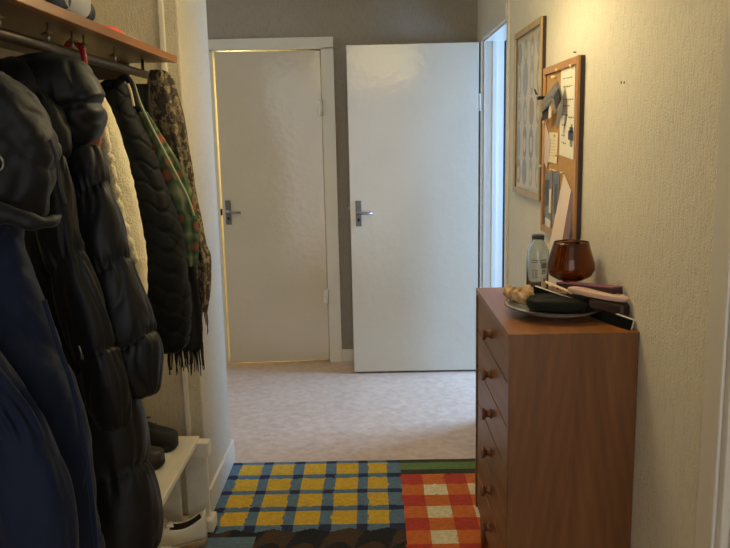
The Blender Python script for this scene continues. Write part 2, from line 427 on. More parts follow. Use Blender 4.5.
d2 = stt(obj('door_2', MB().box((-.130, 4.765, .012), (.668, 4.805, 2.055)), DOORP, bevel=.004))
lever_set(d2, -.078, 1.045, 4.765)
box('latch', (-.142, 4.778, 1.062), (-.130, 4.792, 1.08), STEEL, d2, .002)
for z in (.46, 1.70):
    m_ = MB(); m_.cyl((.676, 4.772, z-.05), (.676, 4.772, z+.05), .006); m_.cyl((.676, 4.772, z+.05), (.676, 4.772, z+.056), .004)
    obj('hinge', m_, PAINT, d2)

# ------------------------------------------------------------------ hall lamp (just above the picture)
lp = thing('ceiling_lamp', 'warm fabric drum lamp hanging from the hall ceiling', 'lamp', (LAMP[0], LAMP[1], LAMP[2]-.16))
SHADE = mat('lit_linen_shade', (236, 206, 150), .9, emit=(255, 240, 188), estr=4.4)
R = []
for z, f in ((-.16, 1.0), (-.16, .985), (.14, .985), (.14, 1.0)):
    R.append([(LAMP[0]+.31*f*math.cos(2*PI*k/40), LAMP[1]+.31*f*math.sin(2*PI*k/40), LAMP[2]+z) for k in range(40)])
m_ = MB(); R = [R[1], R[0], R[3], R[2]]; m_.rings(R, False, False)
obj('lamp_shade', m_, SHADE, lp)
obj('stem', MB().cyl((LAMP[0], LAMP[1], LAMP[2]+.02), (LAMP[0], LAMP[1], ZC-.02), .008), STEEL, lp)
m_ = MB(); m_.lathe([(.0, -.03), (.05, -.025), (.055, 0)], (LAMP[0], LAMP[1], ZC), 24, False); obj('ceiling_cup', m_, WHITEP, lp)
m_ = MB()
for a in (0, PI/2):
    m_.cyl((LAMP[0]-.305*math.cos(a), LAMP[1]-.305*math.sin(a), LAMP[2]+.1), (LAMP[0]+.305*math.cos(a), LAMP[1]+.305*math.sin(a), LAMP[2]+.1), .003, 8)
obj('spider', m_, STEEL, lp)

# ------------------------------------------------------------------ rug
def rug():
    cols = dict(y=(214, 172, 48), b=(94, 120, 140), n=(36, 46, 78), r=(186, 62, 42), o=(206, 108, 44), w=(222, 206, 166), g=(98, 122, 66), d=(58, 58, 38), k=(28, 26, 28), e=(72, 52, 34), f=(96, 118, 132))
    mats = {k: mat('rug_wool_'+k, v, .95, var=.14, vscale=60, bump=1, bscale=150, bdist=.008) for k, v in cols.items()}
    def pick(x, y):
        jx = .0035*nz((x*60, y*24, 1)) + .002*nz((x*150, y*150, 7)); jy = .002*nz((x*26, y*60, 4))
        X, Y = x+jx, y+jy
        if X > .108:
            if Y > 3.235:
                return 'd' if Y > 3.362 or Y < 3.288 else 'g'
            i = int((X-.108)/.0965); j = int((3.235-Y)/.1)
            return ('r' if i % 2 == 0 else 'o') if j % 2 == 0 else ('o' if i % 2 == 0 else 'w')
        if Y > 2.752+.012*math.sin(X*42):
            u = (X+.674) % .1478; v = (3.409-Y) % .1533
            a, c = u < .046 or X > .05, v < .040 or Y < 2.798
            return 'n' if a and c else ('b' if a or c else 'y')
        # lower field: overlapping dark scallops
        if X < -.47 and 2.63 < Y < 2.71: return 'f'
        s = X+.3*(2.75-Y)
        k = int(math.floor((s+2)/.13)); t = ((s+2) % .13)/.13
        hgt = .06*math.sin(PI*t)
        return 'e' if (k + int((2.76-Y+hgt)/.16)) % 2 == 0 else 'k'
    x0, x1, y0, y1, st = -.674, .49, 1.55, 3.405, .0062
    nx, ny = int((x1-x0)/st), int((y1-y0)/st)
    mb = MB(); V = []
    for j in range(ny+1):
        row = []
        for i in range(nx+1):
            x, y = x0+(x1-x0)*i/nx, y0+(y1-y0)*j/ny
            ed = min(1, min(i, nx-i, j, ny-j)/2)
            row.append(mb.bm.verts.new((x+.003*nz((y*9, x*3, 2)), y+.003*nz((x*9, 5, y*3)), .003+.004*ed+.0006*nz((x*90, y*90, 3)))))
        V.append(row)
    for j in range(ny):
        for i in range(nx):
            mb.use(mats[pick(x0+(x1-x0)*(i+.5)/nx, y0+(y1-y0)*(j+.5)/ny)])
            mb.face([V[j][i], V[j][i+1], V[j+1][i+1], V[j+1][i]])
    for k in range(ny):
        for i in (0, nx): pass
    mb.box((x0+.004, y0+.004, .0005), (x1-.004, y1-.004, .003))
    tag(obj('rug', mb), 'patchwork woollen rug with yellow and blue checks beside orange and red checks', 'rug')
rug()

# ------------------------------------------------------------------ chest of drawers
CX0, CX1, CY0, CY1, CZ = .356, .6975, 1.953, 2.590, .987
ch = thing('chest_of_drawers', 'tall narrow teak chest with six drawers against the right wall', 'chest of drawers', ((CX0+CX1)/2, (CY0+CY1)/2, 0))
box('side_panel', (CX0, CY0, .185), (CX1, CY0+.02, CZ-.0012), TEAKV, ch, .0012)
box('side_panel', (CX0, CY1-.02, .185), (CX1, CY1, CZ-.0012), TEAKV, ch, .0012)
m_ = MB().box((CX0, CY0+.0202, CZ-.018), (CX1, CY1-.0202, CZ-.001)).box((CX0, CY0+.0005, CZ-.0012), (CX1, CY1-.0005, CZ)); obj('top', m_, TEAKT, ch)
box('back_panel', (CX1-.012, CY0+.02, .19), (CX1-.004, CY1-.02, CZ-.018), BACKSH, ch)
box('bottom_panel', (CX0+.006, CY0+.02, .185), (CX1-.012, CY1-.02, .203), TEAKV, ch)
DH = (CZ-.018-.203)/6
for k in range(6):
    z1 = CZ-.020-k*DH; z0 = z1-DH+.006
    d = obj('drawer', MB().box((CX0+.004, CY0+.023, z0), (CX0+.022, CY1-.023, z1)), TEAKH, ch, bevel=.0015)
    m_ = MB(); m_.box((CX0+.022, CY0+.03, z0+.01), (CX1-.03, CY0+.042, z1-.02)); m_.box((CX0+.022, CY1-.042, z0+.01), (CX1-.03, CY1-.03, z1-.02)); m_.box((CX0+.022, CY0+.042, z0+.01), (CX1-.03, CY1-.042, z0+.018))
    obj('drawer_box', m_, TEAKV, d)
    m_ = MB(); zc = (z0+z1)/2; n = 24; R = []
    for r, dx in ((.016, 0.0), (.012, -.006), (.010, -.012), (.013, -.017), (.0185, -.021), (.0195, -.026), (.0185, -.029), (.014, -.028)):
        R.append([(CX0+.004+dx, (CY0+CY1)/2+r*math.cos(2*PI*q/n), zc+r*math.sin(2*PI*q/n)) for q in range(n)])
    m_.rings(R); obj('knob', m_, TEAKK, d, 'turned dark teak knob')
for x in (CX0+.03, CX1-.03):
    for y in (CY0+.04, CY1-.04):
        obj('leg', MB().tube([(x, y, .0085 if x < .5 else 0), (x, y, .186)], [.012, .018], 16), TEAKK, ch)

# ------------------------------------------------------------------ things on the chest
def smooth_slab(mb, c, ax, ay, az, hx, hy, hz, n=3.2, seg=40, lay=9):
    """cushion-shaped slab: superelliptic outline with rounded edge, axes ax, ay, az"""
    c, ax, ay, az = Vector(c), Vector(ax).normalized(), Vector(ay).normalized(), Vector(az).normalized()
    R = []
    for k in range(lay):
        t = -1+2*k/(lay-1); s = max(.02, 1-abs(t)**3.2)**.42 if abs(t) < 1 else .5
        s = .82+.18*s
        r = []
        for q in range(seg):
            a = 2*PI*q/seg; cx, sx = math.cos(a), math.sin(a)
            r.append(c + ax*hx*s*math.copysign(abs(cx)**(2/n), cx) + ay*hy*s*math.copysign(abs(sx)**(2/n), sx) + az*hz*t)
        R.append(r)
    mb.rings(R); return mb
PC = Vector((.533, 2.185, CZ))
pl = thing('plate', 'white glazed plate on the chest, full of small belongings', 'plate', PC)
m_ = MB(); m_.lathe([(.05, 0), (.07, .001), (.078, .006), (.116, .014), (.146, .028), (.1475, .0295), (.145, .030), (.116, .018), (.075, .010), (.0, .009)], PC, 64, True, False)
obj('dish', m_, PORC, pl)
m_ = MB(); m_.tube([(PC.x+.1468*math.cos(2*PI*k/64), PC.y+.1468*math.sin(2*PI*k/64), PC.z+.0295) for k in range(65)], .0018, 8); obj('rim', m_, PRIM, pl, 'brown glazed rim')
# black pouch
m_ = MB(); smooth_slab(m_, PC+Vector((.018, -.002, .030)), (1, -.1, -.03), (.1, 1, 0), (0, 0, 1), .102, .062, .017)
tag(obj('pouch', m_, BLKLEA), 'black leather pouch lying in the middle of the plate', 'pouch')
# crumpled cloth band
m_ = MB(); R = []
cc = PC+Vector((-.098, .050, .050))
for i in range(48):
    a = 2*PI*i/48; rr = .024; t = []
    for k in range(14):
        b = 2*PI*k/14; q = .0150+.006*nz((math.cos(a)*4, math.sin(a)*4, b*1.2))+.0055*math.sin(a*11+b*3)
        t.append(cc+Vector(((rr+q*math.cos(b))*math.cos(a)*1.15, (rr+q*math.cos(b))*math.sin(a), q*1.1*math.sin(b)+.008*math.sin(a*2+1))))
    R.append(t)
m_.rings(R+[R[0]], False, False); bmesh.ops.remove_doubles(m_.bm, verts=m_.bm.verts, dist=1e-5)
tag(obj('scrunchie', m_, SCRUN, subd=1), 'crumpled beige cloth scrunchie on the left edge of the plate', 'scrunchie')
def slab_dir(mb, p0, p1, wv, th):
    """flat slab along p0-p1 whose width runs along wv"""
    p0, p1, wv = Vector(p0), Vector(p1), Vector(wv); nrm = (p1-p0).cross(wv).normalized()
    if nrm.z < 0: nrm = -nrm
    return mb.poly([p0, p1, p1+wv, p0+wv], nrm*th), nrm
# folder resting slantwise over the pouch, its near end on the chest
p0, p1 = at(537, 286, 2.32), at(636, 320, 1.99)
wv = Vector((-.010, -.008, -.027))
fo = thing('folder', 'thin black folder slanting off the right side of the plate', 'folder', (p1.x, p1.y, CZ))
m_ = MB(); _, nn = slab_dir(m_, p0+wv*.14, p1+wv*.14, wv, .004); obj('cover', m_, MATTE, fo, bevel=.001)
m_ = MB(); slab_dir(m_, p0+nn*.004, p1+nn*.004, wv*.96, .005); obj('page', m_, PAPER, fo, 'pale page edge')
m_ = MB(); slab_dir(m_, p0+nn*.009+wv*.14, p1+nn*.009+wv*.14, wv, .004); obj('cover', m_, MATTE, fo, bevel=.001)
# wallet, pink case and plum notebook piled towards the wall
w0, w1 = at(590, 301, 2.13), at(630, 308, 2.02)
m_ = MB(); ax = (w1-w0).normalized(); smooth_slab(m_, (w0+w1)/2+Vector((.0, .006, -.012)), ax, Vector((0, 0, 1)).cross(ax), (0, 0, 1), .060, .020, .021, 5)
tag(obj('wallet', m_, mat('dark_brown_wallet', (54, 36, 32), .45)), 'dark brown wallet under the pink case by the wall', 'wallet')
n0, n1 = at(566, 285.5, 2.32), at(623, 291, 2.085)
nb = thing('notebook', 'plum clothbound notebook lying behind the pink case', 'notebook', (n0+n1)/2)
wv = Vector((-.035, -.016, .0))
m_ = MB(); slab_dir(m_, n0-Vector((0, 0, .010)), n1-Vector((0, 0, .010)), wv, .003); slab_dir(m_, n0+Vector((0, 0, .010)), n1+Vector((0, 0, .010)), wv, .004); obj('cover', m_, PURPLE, nb, bevel=.001)
m_ = MB(); slab_dir(m_, n0-Vector((0, 0, .007)), n1-Vector((0, 0, .007)), wv*.94, .017); obj('page_block', m_, DPURPLE, nb, 'dark plum page edges')
k0, k1 = at(572, 290, 2.20), at(629, 301, 2.03)
pk = thing('case', 'pale pink soft case with beige strap on top of the plate pile', 'case', (k0+k1)/2)
ax = (k1-k0).normalized(); m_ = MB(); smooth_slab(m_, (k0+k1)/2+Vector((-.006, 0, .004)), ax, Vector((0, 0, 1)).cross(ax), ax.cross(Vector((0, 0, 1)).cross(ax)), .105, .022, .0075, 3); obj('body', m_, PINK, pk)
s0, s1 = at(546, 282, 2.29), at(573, 293, 2.19)
m_ = MB(); slab_dir(m_, s0, s1, (-.008, -.016, 0), .004); obj('strap', m_, BEIGE, pk, 'beige strap', bevel=.001)
m_ = MB(); m_.lathe([(.0045, 0), (.005, .003), (.002, .005)], s1+Vector((-.008, -.004, .004)), 12); obj('button', m_, BRASS, pk, 'small dark metal button')
# amber vase
VX, VY = .616, 2.345
m_ = MB()
prof = [(.034, 0), (.036, .003), (.034, .006), (.012, .012), (.009, .025), (.009, .05), (.013, .062), (.040, .070), (.064, .084), (.0735, .104), (.072, .122), (.064, .150), (.055, .180), (.0535, .188),
        (.0515, .188), (.053, .180), (.062, .150), (.0695, .122), (.071, .104), (.062, .087), (.038, .074), (.0, .070)]
m_.lathe(prof, (VX, VY, CZ), 56, True, False)
tag(obj('vase', m_, AMBER), 'amber brown glass vase at the back of the chest', 'vase')
# bottle
BX, BY, BZ = .556, 2.540, CZ
bo = thing('bottle', 'small clear glass bottle with dark lettering by the chest corner', 'bottle', (BX, BY, BZ))
m_ = MB(); m_.lathe([(.032, 0), (.0365, .004), (.037, .012), (.037, .125), (.036, .136), (.030, .152), (.022, .162), (.0195, .167), (.0195, .180), (.0175, .180), (.0175, .167), (.020, .160), (.028, .150), (.034, .135), (.035, .125), (.035, .012), (.03, .007), (0, .007)], (BX, BY, BZ), 48, True, False)
obj('glass_body', m_, CLEAR, bo)
m_ = MB(); m_.lathe([(.0205, .173), (.021, .175), (.021, .184), (.019, .186), (0, .186)], (BX, BY, BZ), 32, True, False); obj('cap', m_, mat('dark_grey_cap', (60, 60, 64), .35, metal=.4), bo, 'dark screw cap')
m_ = MB()
for k, (z, a0, a1, t) in enumerate(((.105, -2.4, -.8, .002), (.098, -2.4, -.8, .0016), (.086, -1.45, -.9, .009), (.072, -2.3, -1.7, .002), (.066, -2.3, -1.75, .0018), (.060, -2.3, -1.7, .0018), (.054, -2.3, -1.75, .0018), (.048, -2.3, -1.7, .0018), (.070, -1.4, -.95, .003), (.062, -1.4, -.95, .002))):
    n = 10
    for q in range(n):
        if q % 5 == 4 and t < .005: continue
        u, v = a0+(a1-a0)*q/n, a0+(a1-a0)*(q+1)/n
        P = [(BX+.0373*math.cos(s), BY+.0373*math.sin(s), BZ+zz) for s, zz in ((u, z-t), (v, z-t), (v, z+t), (u, z+t))]
        m_.face([m_.bm.verts.new(p) for p in P])
obj('lettering', m_, INK, bo, 'dark printed lettering')
m_ = MB()
for q in range(6):
    u, v = -1.42+.55*q/6, -1.42+.55*(q+1)/6
    m_.face([m_.bm.verts.new((BX+.0374*math.cos(s), BY+.0374*math.sin(s), BZ+zz)) for s, zz in ((u, .012), (v, .012), (v, .05), (u, .05))])
la = obj('label', m_, PAPER, bo, 'small white label')
m_ = MB()
for z in (.042, .036):
    m_.face([m_.bm.verts.new((BX+.0377*math.cos(s), BY+.0377*math.sin(s), BZ+zz)) for s, zz in ((-1.25, z-.002), (-1.05, z-.002), (-1.05, z+.002), (-1.25, z+.002))])
obj('print', m_, BLUEINK, la)

# ------------------------------------------------------------------ framed print on the right wall
def frame4(mb, x0, x1, y0, y1, z0, z1, fw):
    mb.box((x0, y0, z0), (x1, y0+fw, z1)); mb.box((x0, y1-fw, z0), (x1, y1, z1))
    mb.box((x0, y0+fw, z1-fw), (x1, y1-fw, z1)); mb.box((x0, y0+fw, z0), (x1, y1-fw, z0+fw)); return mb
PY0, PY1, PZ0, PZ1 = 3.110, 3.675, 1.236, 1.958
po = thing('framed_print', 'oak framed print of pale kitchen motifs near the side doorway', 'picture', (XR-.01, (PY0+PY1)/2, PZ0))
obj('frame', frame4(MB(), XR-.022, XR-.0145, PY0, PY1, PZ0, PZ1, .026), OAK, po, bevel=.002)
obj('frame_back', frame4(MB(), XR-.0145, XR-.002, PY0+.001, PY1-.001, PZ0+.001, PZ1-.001, .018), SHADEW, po)
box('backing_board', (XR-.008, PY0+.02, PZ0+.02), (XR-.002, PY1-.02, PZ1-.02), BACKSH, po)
m_ = MB().use(PAPERG).box((XR-.010, PY0+.02, PZ0+.02), (XR-.0085, PY1-.02, PZ1-.02))
rnd = random.Random(9)
rows = [(1.86, .05), (1.74, .075), (1.60, .06), (1.47, .07), (1.34, .06)]
for j, (zc, hh) in enumerate(rows):
    for i in range(4):
        yc = PY0+.078+.136*i; hw = .042+.012*rnd.random()
        m_.use([PBLUE, PGREEN, PBROWN, PBLUE, PGREYM][(i*3+j*2) % 5])
        kind = (i+j) % 3; pts = []
        for q in range(20):
            a = 2*PI*q/20; c, s = math.cos(a), math.sin(a)
            k = 1 if kind == 0 else (1-.45*max(0, s)**2 if kind == 1 else .75+.25*abs(s))
            pts.append((XR-.0101, yc+hw*k*c, zc+hh*s))
        m_.poly(pts, (-.0004, 0, 0))
        if kind != 0:
            m_.use(PAPERG); m_.poly([(XR-.0105, yc+hw*.5*math.cos(2*PI*q/14), zc-.01+hh*.5*math.sin(2*PI*q/14)) for q in range(14)], (-.0003, 0, 0))
obj('print', m_, None, po)
box('glazing', (XR-.0145, PY0+.022, PZ0+.022), (XR-.013, PY1-.022, PZ1-.022), pane('picture_glass'), po)

# ------------------------------------------------------------------ cork board
BY0, BY1, BZ0, BZ1 = 2.545, 3.055, 1.125, 1.752
cb = thing('bulletin_board', 'pine framed cork board covered with notes above the chest', 'notice board', (XR-.01, (BY0+BY1)/2, BZ0))
obj('frame', frame4(MB(), XR-.024, XR-.0155, BY0, BY1, BZ0, BZ1, .026), PINE, cb, bevel=.002)
obj('frame_back', frame4(MB(), XR-.0155, XR-.002, BY0+.001, BY1-.001, BZ0+.001, BZ1-.001, .018), SHADEW, cb, 'frame edge coloured dark for shade')
box('cork_panel', (XR-.014, BY0+.02, BZ0+.02), (XR-.003, BY1-.02, BZ1-.02), CORK, cb)
FX = XR-.0145
def pinat(y, z, x=FX, parent=cb, m=PIN):
    m_ = MB(); R = [[(x-dx, y+r*math.cos(2*PI*q/12), z+r*math.sin(2*PI*q/12)) for q in range(12)] for r, dx in ((.004, 0), (.003, .004), (.0055, .008), (.0055, .011), (.002, .013))]
    m_.rings(R); o = obj('push_pin', m_, m); return o
def oncork(px, py, x):
    d = FW + R2*((px-365)/F) + U2*((274-py)/F); t = x/d.x
    return Vector((x, d.y*t, H+d.z*t))
def sheet(name, px, m, label, cat, lift=.0006, marks=(), group=None):
    """paper by the four places of its corners (top left, top right, bottom right, bottom left) on the cork, marks in its own 0..1 frame"""
    x = FX-lift; Q = [oncork(a, b, x) for a, b in px]
    mb = MB().use(m); mb.poly(Q, (-.0008, 0, 0))
    def uv(u, v): return (Q[0]*(1-u)+Q[1]*u)*(1-v)+(Q[3]*(1-u)+Q[2]*u)*v+Vector((-.0008, 0, 0))
    for (u0, v0, u1, v1, q) in marks:
        mb.use(q); mb.poly([uv(u0, v0), uv(u1, v0), uv(u1, v1), uv(u0, v1)], (-.0005, 0, 0))
    return tag(obj(name, mb), label, cat, group)
rnd = random.Random(3)
def ppoly(mb, q, d=(0, -.003, 0)): mb.poly([at(*k) for k in q], d); return mb
marks = []
for (v, ua, ub) in ((.13, .15, .80), (.22, .2, .75), (.36, .15, .85), (.43, .2, .7), (.53, .1, .5), (.55, .6, .9), (.64, .15, .45), (.76, .12, .4), (.84, .15, .5)):
    u = ua
    while u < ub:
        l = rnd.uniform(.05, .12); marks.append((u, v, u+l, v+rnd.uniform(.008, .018), INK)); u += l+.04
marks += [(.70, .66, .95, .72, PHOTOB), (.62, .70, .98, .80, PHOTOB), (.75, .80, .92, .87, INK), (.80, .63, .90, .67, INK)]
sheet('note_sheet', [(561.5, 67), (575.5, 63), (573.5, 160), (559.5, 155)], PAPER, 'large white sheet with handwriting and a small dark picture', 'paper', marks=marks)
sheet('card', [(549.5, 132), (558, 133), (557, 164), (548, 162)], PAPER2, 'small cream card with faint lines left of the large white sheet', 'card', .002, marks=[(.12, .25+.1*k, .85, .27+.1*k, PAPERG) for k in range(6)]+[(.55, .07, .75, .13, INK)])
sheet('paper_slip', [(545.5, 122), (551, 142), (547, 168), (541.8, 158)], PINKP, 'pinkish paper slip hanging left of the small cream card', 'paper', .0035)
sheet('photo', [(545, 171), (553, 171), (551, 232), (543.8, 226)], PHOTOG, 'black and white snapshot low on the cork board', 'photo', .0012, marks=[(.2, .15, .6, .6, PHOTOB), (.65, .3, .9, .7, PAPER), (.2, .82, .9, .95, PAPER)])
sheet('photo', [(554, 171), (560, 172), (557, 232), (552.5, 232)], PHOTOG, 'narrow snapshot beside the tall folded leaflet', 'photo', .0012, marks=[(.2, .2, .7, .7, PHOTOB)])
# tall folded leaflet standing out from the board
m_ = MB().use(PINKP); ppoly(m_, [(564, 174, 2.69), (571, 190, 2.62), (561, 247, 2.55), (549, 247, 2.62)], (0, .002, 0))
m_.use(MAUVE); ppoly(m_, [(571, 190, 2.62), (575, 197, 2.60), (568, 247, 2.53), (561, 247, 2.55)], (0, .002, 0))
tag(obj('leaflet', m_), 'pale pink folded leaflet with mauve back, low right on the board', 'leaflet')
# grey cloth pieces with clip at the upper left
m_ = MB().use(GREYF); ppoly(m_, [(541, 102, 2.92), (556, 82, 2.80), (557, 92, 2.78), (551, 104, 2.84), (541, 113, 2.92)])
m_.use(PHOTOG); ppoly(m_, [(551, 98, 2.80), (558, 80, 2.74), (563, 97, 2.70), (560, 107, 2.72), (554, 114, 2.78)])
m_.use(DGREYF); ppoly(m_, [(553, 98, 2.785), (558, 88, 2.735), (560, 98, 2.71), (556, 109, 2.755)])
m_.use(GREYF); ppoly(m_, [(557, 114, 2.74), (563, 97, 2.695), (562, 112, 2.70), (558, 130, 2.735), (556, 126, 2.745)])
tag(obj('cloth_swatch', m_), 'folded grey cloth pieces pinned to the upper cork board', 'cloth')
cl = MB(); cl.box((FX-.045, 2.975, 1.632), (FX-.002, 3.0, 1.645)); cl.box((FX-.026, 2.975, 1.56), (FX-.004, 2.995, 1.64)); cl.tube([(FX-.045, 2.98, 1.65), (FX-.052, 3.0, 1.672), (FX-.04, 3.03, 1.655)], .003, 8)
tag(obj('clip', cl, BLACKP, bevel=.003), 'black clip at the upper left of the cork board', 'clip')
m_ = MB().use(DGREYF); ppoly(m_, [(542, 112, 2.93), (549, 104, 2.88), (549, 117, 2.87), (542, 121, 2.93)]); m_.use(PAPERG); ppoly(m_, [(549, 106, 2.86), (551, 105, 2.85), (551, 117, 2.85), (548, 119, 2.86)]); m_.use(PGREEN); ppoly(m_, [(540.5, 109, 2.94), (542.5, 109, 2.935), (542.5, 117, 2.935), (540.5, 117, 2.94)])
tag(obj('cloth_swatch', m_), 'dark green and charcoal cloth piece under the grey cloth', 'cloth')
PL = ['pale push pin at the top left of the board', 'left of two pale push pins above the grey cloth', 'right of two pale push pins above the grey cloth', 'pale push pin at the top right of the white sheet', 'pale push pin above the pinkish slip', 'pale push pin at the lower edge of the pinkish slip', 'pale push pin between cream card and white sheet', 'pale push pin over the black and white snapshot', 'pale push pin at the tip of the folded leaflet', 'pale push pin above the narrow snapshot']
PP = [tuple(oncork(a, b, FX))[1:] for a, b in ((559, 70), (555, 77), (557, 77), (573.5, 66), (546, 122.5), (542.5, 166), (558.5, 155), (553.5, 170), (564, 173), (557, 171))]
for (y, z), l in zip(PP, PL):
    o = pinat(y, z, FX-.0015); tag(o, l, 'push pin', 'push pins on the cork board')
# marks and nail on the wall
for y, z, l in ((2.180, 1.640, 'left of two small wall plugs right of the cork board'), (2.155, 1.638, 'right of two small wall plugs right of the cork board')):
    m_ = MB(); m_.cyl((XR-.002, y, z), (XR, y, z), .0032, 12); tag(obj('wall_plug', m_, GREYF), l, 'wall plug', 'wall plugs')
m_ = MB(); m_.cyl((XR-.010, 2.665, 1.772), (XR, 2.665, 1.772), .0025, 8); tag(obj('nail', m_, DSTEEL), 'small nail in the wall just above the cork board', 'nail')

# ------------------------------------------------------------------ coat shelf
SX, SY0, SY1, SZ0, SZ1 = -.640, .75, 2.648, 1.765, 1.788
sh = thing('coat_shelf', 'long teak hat shelf with dark coat rail along the left wall', 'coat rack', (-.82, (SY0+SY1)/2, SZ0))
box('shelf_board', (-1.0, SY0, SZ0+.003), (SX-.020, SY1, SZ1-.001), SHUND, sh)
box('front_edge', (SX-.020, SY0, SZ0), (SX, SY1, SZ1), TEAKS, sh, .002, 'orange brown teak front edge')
RX, RZ, RR = -.729, 1.724, .0128
obj('rail', MB().tube([(RX, SY0+.05, RZ), (RX, 2.642, RZ)], RR, 20), RAILM, sh, 'dark round coat rail')
m_ = MB(); m_.tube([(RX, 2.640, RZ), (RX, 2.647, RZ)], RR+.002, 20); obj('rail_cap', m_, BLACKP, sh)
for k, y in enumerate((1.30, 1.513, 1.739, 1.879, 1.954, 2.186)):
    xx = -.700
    m_ = MB(); m_.tube([(xx, y, SZ0+.004), (xx, y, SZ0-.034)], .0022, 8); m_.tube([(xx, y, SZ0-.014), (xx, y, SZ0-.018)], .006, 12)
    m_.tube([(xx-.014, y, SZ0-.021), (xx, y, SZ0-.017), (xx+.012, y, SZ0-.021)], .0026, 8)
    hk = obj('hook', m_, BRASS, sh, 'small brass cross hook')
    m_ = MB(); m_.tube([(xx, y, SZ0-.022), (xx, y, SZ0-.036)], [.003, .004], 10); obj('tip', m_, STEEL, hk, 'bright metal tip')
for y in (1.15, 2.55):
    obj('rail_bracket', MB().tube([(RX, y, RZ), (RX, y, SZ0+.004)], .005, 10), RAILM, sh)
box('end_bracket', (-.998, SY1-.02, SZ0-.05), (-.80, SY1-.004, SZ0+.003), SHUND, sh)

# things on the shelf
hs = thing('headset', 'grey and black headset lying on the shelf', 'headset', (-.70, 1.75, SZ1))
m_ = MB(); smooth_slab(m_, (-.667, 1.812, SZ1+.046), (.10, 1, 0), (0, 0, 1), (1, -.10, 0), .070, .046, .014, 2.6); bd = obj('band', m_, GREYW, hs, 'grey white curved band')
m_ = MB(); m_.poly([(-.652, 1.84, SZ1+.020), (-.652, 1.858, SZ1+.028), (-.6525, 1.843, SZ1+.032)], (-.004, 0, 0)); obj('logo', m_, BLACKP, bd)
m_ = MB(); smooth_slab(m_, (-.700, 1.705, SZ1+.036), (.2, 1, 0), (0, 0, 1), (1, -.2, 0), .085, .035, .030, 2.6); obj('visor', m_, BLACKP, hs, 'black rounded body')
m_ = MB(); smooth_slab(m_, (-.690, 1.908, SZ1+.030), (.3, 1, 0), (0, 0, 1), (1, -.3, 0), .042, .028, .020, 2.2); obj('ear_cup', m_, BLACKP, hs, 'black cup')
m_ = MB(); R = []
for k in range(9):
    a = PI/2*k/8; R.append([(-.715+.052*math.cos(a)*math.cos(2*PI*q/28), 2.17+.07*math.cos(a)*math.sin(2*PI*q/28), SZ1+.034*math.sin(a)*(1+.04*math.sin(5*2*PI*q/28))) for q in range(28)])
m_.rings(R[:-1]+[[(x*.1+(-.715)*.9, y*.1+2.17*.9, z) for x, y, z in R[-2]]]); bn = obj('cap', m_, CORAL, subd=1); tag(bn, 'coral red knitted cap on the shelf', 'cap')

# ------------------------------------------------------------------ clothes
def loft(mb, secs, seg=56, n=2.3, disp=None, steps=8):
    """secs rows (x, y, z, half_x, half_y); disp(u, t, p) moves the surface outwards"""
    S = cat_rom(secs, steps); R = []
    for i, (x, y, z, a, b) in enumerate(S):
        t = i/(len(S)-1); r = []
        for q in range(seg):
            u = 2*PI*q/seg; c, s = math.cos(u), math.sin(u)
            c2, s2 = math.copysign(abs(c)**(2/n), c), math.copysign(abs(s)**(2/n), s)
            p = Vector((x+a*c2, y+b*s2, z))
            if disp:
                p += Vector((c, s, 0))*disp(u, t, p)
            r.append(p)
        R.append(r)
    mb.rings(R); return mb
def sil(y, rows, b, dy=0):
    """rows (py, left px, right px[, half depth]) of an outline standing at depth y"""
    out = []
    for i, r in enumerate(rows):
        yy = y + (dy[i] if isinstance(dy, (list, tuple)) else 0)
        l, rr = at(r[1], r[0], yy), at(r[2], r[0], yy)
        out.append(((l.x+rr.x)/2, yy, (l.z+rr.z)/2, abs(rr.x-l.x)/2, r[3] if len(r) > 3 else b))
    return out
def puff_tube(mb, path, seams, seg=72, amp=.16, steps=10, wr=.006, n=2.2, seed=0, flat=.8, tilt=0, crisp=.55):
    """a tube with quilted swellings: path rows (point, radius), seams = places 0..1 along it"""
    S = cat_rom([(p[0], p[1], p[2], r) for p, r in path], steps); R = []
    P = [Vector(s[:3]) for s in S]; N = len(S)
    for i in range(N):
        t = i/(N-1)
        T = (P[min(i+1, N-1)]-P[max(i-1, 0)]).normalized()
        side = Vector((1, 0, 0)); side = (side-T*side.dot(T)).normalized(); dep = T.cross(side)
        lo = max([s for s in seams if s <= t+1e-6], default=0); hi = min([s for s in seams if s > t+1e-6], default=1.0001)
        f = (t-lo)/(hi-lo); puff = (max(0, math.sin(PI*min(max(f, 0), 1))))**crisp
        sd = min(f, 1-f)
        end = 1
        if t < .05: end = math.sqrt(max(.02, 1-(1-t/.05)**2))
        if t > .95: end = math.sqrt(max(.02, 1-((t-.95)/.05)**2))
        r = []
        for q in range(seg):
            u = 2*PI*q/seg; c, s = math.cos(u), math.sin(u)
            c2, s2 = math.copysign(abs(c)**(2/n), c), math.copysign(abs(s)**(2/n), s)
            rad = S[i][3]*(1-amp*1.5+amp*1.5*puff)*end
            rad += wr*math.exp(-(sd/.14)**2)*math.sin(u*19+2.5*nz((math.cos(u)*2, math.sin(u)*2, seed+lo*9)))*(.55+.9*nz((math.cos(u)*2, math.sin(u)*2+seed, lo*7)))
            rad += .007*nz((math.cos(u)*1.2+seed, math.sin(u)*1.2, t*5+seed*3.1))-.006*ridge(Vector((math.cos(u)*1.5+seed+t*2, math.sin(u)*1.5, t*4)))
            r.append(P[i]+side*rad*c2+dep*rad*s2*flat-T*tilt*rad*(c2+.5*s2)*min(1, t*6, (1-t)*8))
        R.append(r)
    mb.rings(R); return mb
def ridge(p, k=1.0): return (1-min(1, abs(noise.noise(p))*2.4*k))**2
